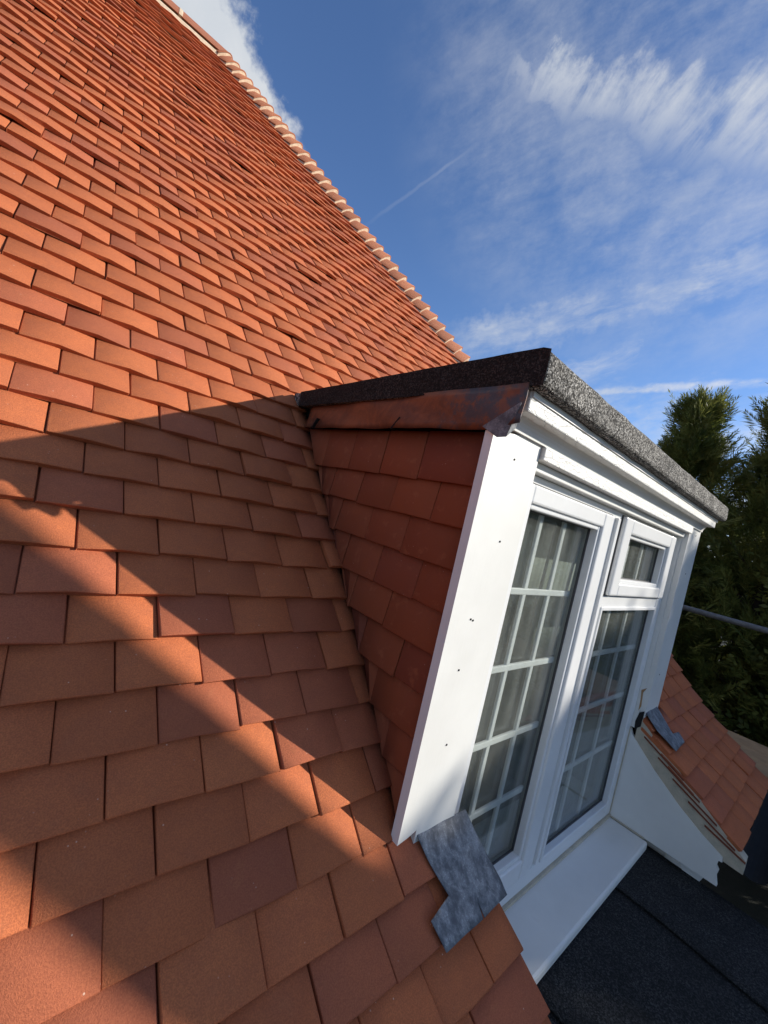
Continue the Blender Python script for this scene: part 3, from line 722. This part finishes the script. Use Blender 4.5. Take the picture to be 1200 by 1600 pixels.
# ------------------------------------------------------------------ right-hand side of the opening: white cheek, bedded verge, lead
mb = MB(); low = [(-0.430, -1.104), (-0.430, -0.62), (-0.447, -0.656), (-0.570, -0.768), (-0.694, -0.862), (-0.790, -0.922), (-0.882, -0.968), (-0.885, -0.990), (-0.872, -0.992), (-0.870, -1.020), (-0.880, -1.035), (-0.876, -1.060), (-0.886, -1.100)]
mb.prism(low, 0, 2.401, 2.425); o = part(mb, 'side_panel', M_PAINT); tag(o, 'white triangular panel closing the side of the opening')
def under(y, dn):          # underside of the tiles at distance y
    s = y / CP
    for _ in range(30):
        p = prof(s); s += (y - p[1]) / CP * 0.9
    return prof(s)[2] - dn
ys = np.linspace(-0.46, -0.955, 12)
topc = [(y, under(y, 0.030)) for y in ys]; botc = [(-0.46, -0.69), (-0.57, -0.79), (-0.694, -0.885), (-0.79, -0.945), (-0.882, -0.985), (-0.955, -0.990)]
mb = MB(); mb.prism(topc + botc[::-1], 0, 2.406, 2.470); verge = part(mb, 'verge_mortar', M_MORTAR); tag(verge, 'beige mortar bedding under the tile edge')
for q in range(5):
    y0 = -0.50 - 0.075 * q; y1 = max(y0 - 0.19, -0.955); z0 = under(y0, 0.078 + 0.004 * q); z1 = under(max(y1, -0.95), 0.036)
    mb = MB(); mb.prism([(y0, z0), (y1, z1), (y1, z1 - .007), (y0, z0 - .007)], 0, 2.400, 2.46); mb.build('tile_slip', M_CHEEK, verge, tint=(0.33, 0.10, 0.055))
mb = MB(); mb.prism([(y, under(y, 0.044)) for y in ys] + [(y, under(y, 0.09)) for y in ys[::-1]], 0, X_VERGE - 0.05, X_VERGE - 0.008); part(mb, 'verge_mortar', M_MORTAR)
mb = MB(); mb.prism([(y, under(y, 0.092)) for y in ys] + [(-0.955, -1.14), (-0.46, -1.14)], 0, X_VERGE - 0.12, X_VERGE - 0.09); part(mb, 'side_panel', M_PAINT)
def lead(name, outline, lift, label):
    """sheet laid on the slope: outline in (x, y), cut from a fine grid"""
    import bmesh
    bm = bmesh.new(); vs = [bm.verts.new((x, y, 0)) for x, y in outline]; bm.faces.new(vs)
    x0, x1 = min(q[0] for q in outline), max(q[0] for q in outline); y0, y1 = min(q[1] for q in outline), max(q[1] for q in outline)
    for axis, a, b in ((0, x0, x1), (1, y0, y1)):
        n = max(2, int((b - a) / 0.012))
        for i in range(1, n):
            co = [0, 0, 0]; co[axis] = a + (b - a) * i / n; no = [0, 0, 0]; no[axis] = 1
            bmesh.ops.bisect_plane(bm, geom=list(bm.verts) + list(bm.edges) + list(bm.faces), plane_co=co, plane_no=no)
    for v in bm.verts:
        z = under(v.co.y, 0) + lift(v.co.x, v.co.y) + 0.0012 * math.sin(v.co.x * 55 + v.co.y * 20) + 0.0008 * math.sin(v.co.y * 60)
        v.co.z = z
    me = bpy.data.meshes.new(name); bm.to_mesh(me); bm.free(); me.materials.append(M_LEAD); me.polygons.foreach_set('use_smooth', [True] * len(me.polygons))
    o = link(bpy.data.objects.new(name, me), house); o.location = (0, 0, -GROUND)
    m = o.modifiers.new('thick', 'SOLIDIFY'); m.thickness = 0.0025; m.offset = 1
    return tag(o, label)
lead('lead_soaker', [(0.676, -0.470), (0.870, -0.478), (0.893, -0.600), (0.893, -0.626), (0.792, -0.630), (0.789, -0.606), (0.786, -0.630), (0.652, -0.632), (0.640, -0.588), (0.712, -0.575), (0.690, -0.520)],
     lambda x, y: 0.009, 'mottled grey lead sheet at the foot of the near corner board')
lead('lead_soaker', [(2.43, -0.470), (2.62, -0.470), (2.60, -0.535), (2.575, -0.580), (2.66, -0.588), (2.64, -0.625), (2.45, -0.630), (2.415, -0.540)],
     lambda x, y: 0.010, 'grey lead sheet at the foot of the far corner board')
mb = MB(); mb.prism([(-0.474, -0.600), (-0.474, -0.520), (-0.455, -0.535), (-0.446, -0.585), (-0.450, -0.625)], 0, 2.4020, 2.4135); part(mb, 'cavity_shade', M_DARK)  # solid near-black block, its colour standing in for the shade of a hole
mb = MB(); mb.box(2.3935, 2.4005, -0.600, -0.430, -1.1065, -1.0985, b=.002); mb.box(2.3945, 2.4005, -0.437, -0.429, -1.098, -0.62, b=.002); part(mb, 'sealant_bead', M_MORTAR)
mb = MB(); mb.prism([(-0.462, -0.40), (-0.450, -0.43), (-0.456, -0.50), (-0.448, -0.53), (-0.446, -0.47), (-0.440, -0.42)], 0, 2.4035, 2.4045); part(mb, 'bare_wood_patch', M_BOARD)

# gutter along the far piece of eaves
mb = MB(); g = [(EY - 0.02 + 0.055 * math.cos(a), EZ - 0.045 + 0.055 * math.sin(a)) for a in [math.pi + math.pi * i / 10 for i in range(11)]]
gi = [(EY - 0.02 + 0.051 * math.cos(a), EZ - 0.045 + 0.051 * math.sin(a)) for a in [math.pi + math.pi * i / 10 for i in range(11)]]
mb.prism(g + gi[::-1], 0, 2.44, X_END); part(mb, 'gutter', M_PLASTIC)
mb = MB(); mb.prism([(-0.74, -1.105), (-0.84, -1.105), (-0.80, -1.22), (-0.785, -1.22)], 0, 2.44, 2.46); part(mb, 'bracket', M_PAINT)

# felted flat roof below the window, in lapped sheets
FZ = -1.168; FX0, FX1, FY0 = 0.72, 2.44, -3.2
mb = MB(); mb.box(FX0 + 0.02, FX1 - 0.02, FY0 + .02, -0.401, GROUND, FZ - 0.03); part(mb, 'wall', M_BRICK)
lower = part(MB().box(FX0, FX1, FY0, -0.445, FZ - 0.029, FZ - 0.006), 'lower_flat_roof', M_FELT2); tag(lower, 'flat black felt roof below the window')
def felt_sheet(x0, x1, dz):
    n = 40; v = []; f = []
    for i in range(n + 1):
        y = FY0 - .004 + (-0.447 - FY0) * i / n
        for j in range(13):
            q = j / 12; xx = x0 + (x1 - x0) * q + (0.008 * math.sin(y * 9 + x0) if j in (0,) else 0)
            v.append((xx, y, FZ + dz + 0.0035 * math.sin(y * 7 + xx * 5) * math.sin(xx * 11 + 1) + (0.004 if j == 0 else 0)))
    for i in range(n):
        for j in range(12): a = i * 13 + j; f.append((a, a + 1, a + 14, a + 13))
    o = mesh_obj('felt_sheet', v, f, M_FELT2, lower, smooth=True); m = o.modifiers.new('thick', 'SOLIDIFY'); m.thickness = 0.006; m.offset = -1
felt_sheet(FX0, 1.36, 0.000); felt_sheet(1.275, 2.08, 0.010); felt_sheet(1.985, FX1 + .004, 0.020)

# ------------------------------------------------------------------ ground
mb = MB(); mb.add([(-600, -600, GROUND), (600, -600, GROUND), (600, 600, GROUND), (-600, 600, GROUND)], [(0, 1, 2, 3)])
o = mb.build('ground', M_GROUND); tag(o, kind='structure')

# ------------------------------------------------------------------ scaffold past the far verge
SX = 4.42; DZ = -0.93
scf = empty('scaffold', (SX, -0.5, GROUND)); tag(scf, 'tube and timber board scaffold beyond the far tile edge', 'scaffold')
def sp(mb, name, m, **k):
    o = mb.build(name, m, scf, **k); o.location = (-SX, 0.5, -GROUND); return o
for i in range(3): sp(MB().box(3.665 + 0.232 * i, 3.665 + 0.232 * i + 0.225, -1.9 - .1 * i, 1.9, DZ - 0.038, DZ, b=.004), 'board', M_BOARD)
sp(MB().tube((SX + .02, -2.0, -0.078), (SX + .02, 2.1, -0.092), 0.024, n=14), 'guard_rail', M_TUBE, smooth=True)
sp(MB().tube((SX - .03, -2.0, DZ - .09), (SX - .03, 2.1, DZ - .09), 0.024, n=14), 'ledger', M_TUBE, smooth=True)
for yy in (-1.75, 1.85):
    sp(MB().tube((SX + .07, yy, GROUND), (SX + .07, yy, 0.35), 0.024, n=14), 'standard', M_TUBE, smooth=True)
    sp(MB().tube((3.60, yy, GROUND), (3.60, yy, DZ + .05), 0.024, n=14), 'standard', M_TUBE, smooth=True)
    sp(MB().tube((3.52, yy + .05, DZ - .063), (SX + .18, yy + .05, DZ - .063), 0.024, n=14), 'transom', M_TUBE, smooth=True)

# ------------------------------------------------------------------ conifers
def quads_obj(name, A, B, Wd, material, parent, kind=None):
    """thin two-part blades from point A to B (n,3) with half-width vectors Wd"""
    n = len(A); mid = A * 0.55 + B * 0.45
    v = np.stack([A, mid + Wd, B, mid - Wd], 1).reshape(-1, 3)
    me = bpy.data.meshes.new(name); me.vertices.add(4 * n); me.vertices.foreach_set('co', v.astype(np.float32).ravel())
    me.loops.add(4 * n); me.loops.foreach_set('vertex_index', np.arange(4 * n, dtype=np.int32))
    me.polygons.add(n); me.polygons.foreach_set('loop_start', np.arange(0, 4 * n, 4, dtype=np.int32))
    me.materials.append(material); me.update(calc_edges=True); me.validate()
    return link(bpy.data.objects.new(name, me), parent)
def unitv(a): return a / (np.linalg.norm(a, axis=1, keepdims=True) + 1e-9)
def conifer(base, top_z, R, nb, ns, nbl, label, bl=0.10, bw=0.009, clear=0.8, seed=0, lean=(0, 0), spire=1.0, trunk_r=0.13):
    r = np.random.default_rng(seed); bx, by = base; Hh = top_z - GROUND
    root = empty('conifer_tree', (bx, by, GROUND)); tag(root, label, 'tree', 'tall conifers along the garden boundary')
    ax = lambda h: np.stack([lean[0] * (h / Hh) ** 2, lean[1] * (h / Hh) ** 2, h], -1)
    mb = MB(); hs = np.linspace(0, Hh * 0.97, 9)
    for a, b in zip(hs[:-1], hs[1:]):
        mb.tube(ax(a), ax(b), trunk_r * (1 - a / Hh) + .008, trunk_r * (1 - b / Hh) + .008, n=10, cap=False)
    # branches
    h = clear + (Hh - clear - 0.15) * np.sort(r.random(nb)) ** 0.85; t = (h - clear) / (Hh - clear)
    az = r.random(nb) * 6.283; ln = R * np.clip((1 - t) ** 0.85 * spire + 0.09, 0, 1) * (0.42 + 0.80 * r.random(nb) ** 1.6)
    el = np.radians(18 + 42 * t + r.normal(0, 9, nb))
    O = ax(h); Dh = np.stack([np.cos(az), np.sin(az), np.zeros(nb)], 1)
    tip = O + Dh * (ln * np.cos(el))[:, None]; tip[:, 2] += ln * np.sin(el)
    for i in range(0, nb, 2):
        if ln[i] > 0.25: mb.tube(O[i], O[i] * .25 + tip[i] * .75 + np.array([0, 0, .02]), 0.012 + .012 * ln[i], 0.004, n=4, cap=False)
    mb.build('trunk', M_BARK, root)
    # sprays along the outer part of every branch
    q = 1 - 0.72 * r.random((nb, ns)) ** 1.4
    S = O[:, None] + (tip - O)[:, None] * q[..., None]; S[..., 2] += 0.10 * np.sin(q * 3.0) * ln[:, None] - 0.05 * q ** 3
    S = S + r.normal(0, 1, S.shape) * (0.03 + 0.07 * ln[:, None, None]); S = S.reshape(-1, 3)
    bd = np.repeat(unitv(tip - O), ns, 0); m = len(S)
    ad = unitv(bd * 1.2 + r.normal(0, 0.33, (m, 3)) + np.array([0, 0, 0.30])); sd = unitv(np.cross(ad, unitv(r.normal(0, 1, (m, 3)) + np.array([0, 0, 1.2])))); up = np.cross(sd, ad)
    As, Bs, Ws = [], [], []; sl_ = bl * (1.6 + 1.4 * r.random(m))[:, None]
    for j in range(nbl):
        f = j / nbl; side = 1 if j % 2 else -1
        a = S + ad * sl_ * f; d = unitv(ad * (0.75 + .3 * r.random((m, 1))) + sd * side * (0.75 - .45 * f) + up * r.normal(0, .18, (m, 1)))
        L = bl * (1.15 - 0.65 * f) * (0.7 + .6 * r.random((m, 1))); b = a + d * L; b[:, 2] -= 0.12 * L[:, 0]
        As.append(a); Bs.append(b); Ws.append(unitv(np.cross(d, up + r.normal(0, .5, (m, 3)))) * bw)
    quads_obj('crown', np.concatenate(As), np.concatenate(Bs), np.concatenate(Ws), M_LEAF, root)
    return root
conifer((8.75, 1.25), 3.12, 1.75, 300, 10, 26, 'conifer with a feathery leaning tip just past the end of the felt roof', bl=.17, bw=.0085, seed=1, lean=(-.05, -.12))
conifer((8.95, -0.15), 3.45, 1.8, 320, 10, 26, 'tall dark conifer rising at the right edge of the picture', bl=.17, bw=.0085, seed=2, lean=(0, .05))
conifer((8.60, 2.50), 2.55, 1.05, 200, 20, 9, 'conifer mostly hidden behind the felt edge of the dormer', bl=.13, bw=.014, seed=3)
for i, y in enumerate((-0.95, -2.05, -3.2, -4.3, -5.35, -6.35, -7.08, -4.8, -5.85)):
    conifer((8.65 + .15 * (i % 2), y), (3.2, 3.3, 3.2, 3.4, 3.42, 3.38, 3.66, 3.3, 3.3)[i], 1.05, 170, 16, 8, 'conifer of the same boundary row, outside the picture', bl=.16, bw=.032, seed=10 + i)
# bare-stemmed conifer added in place of an unseen caster, to shadow the tiles
tp = np.array([0.0, -0.226, -0.26]) + SUN * 5.2
conifer((tp[0], tp[1]), 7.6, 0.55, 110, 14, 8, 'bare stemmed conifer added outside the picture to shadow the tiles', bl=.15, bw=.02, clear=8.6, seed=40, trunk_r=0.26)

# evergreen hedge behind the conifers, one uncountable mass
r = np.random.default_rng(77); n = 42000
C0 = np.stack([10.2 + r.random(n) * 1.6, -12 + r.random(n) * 22, GROUND + (r.random(n) ** 0.9) * 5.3], 1)
d = unitv(r.normal(0, 1, (n, 3)) + np.array([-.3, 0, .4])); o = quads_obj('hedge', C0, C0 + d * 0.24, unitv(np.cross(d, r.normal(0, 1, (n, 3)))) * 0.07, M_LEAF, None)
tag(o, 'dark evergreen hedge behind the conifers', 'hedge', kind='stuff')
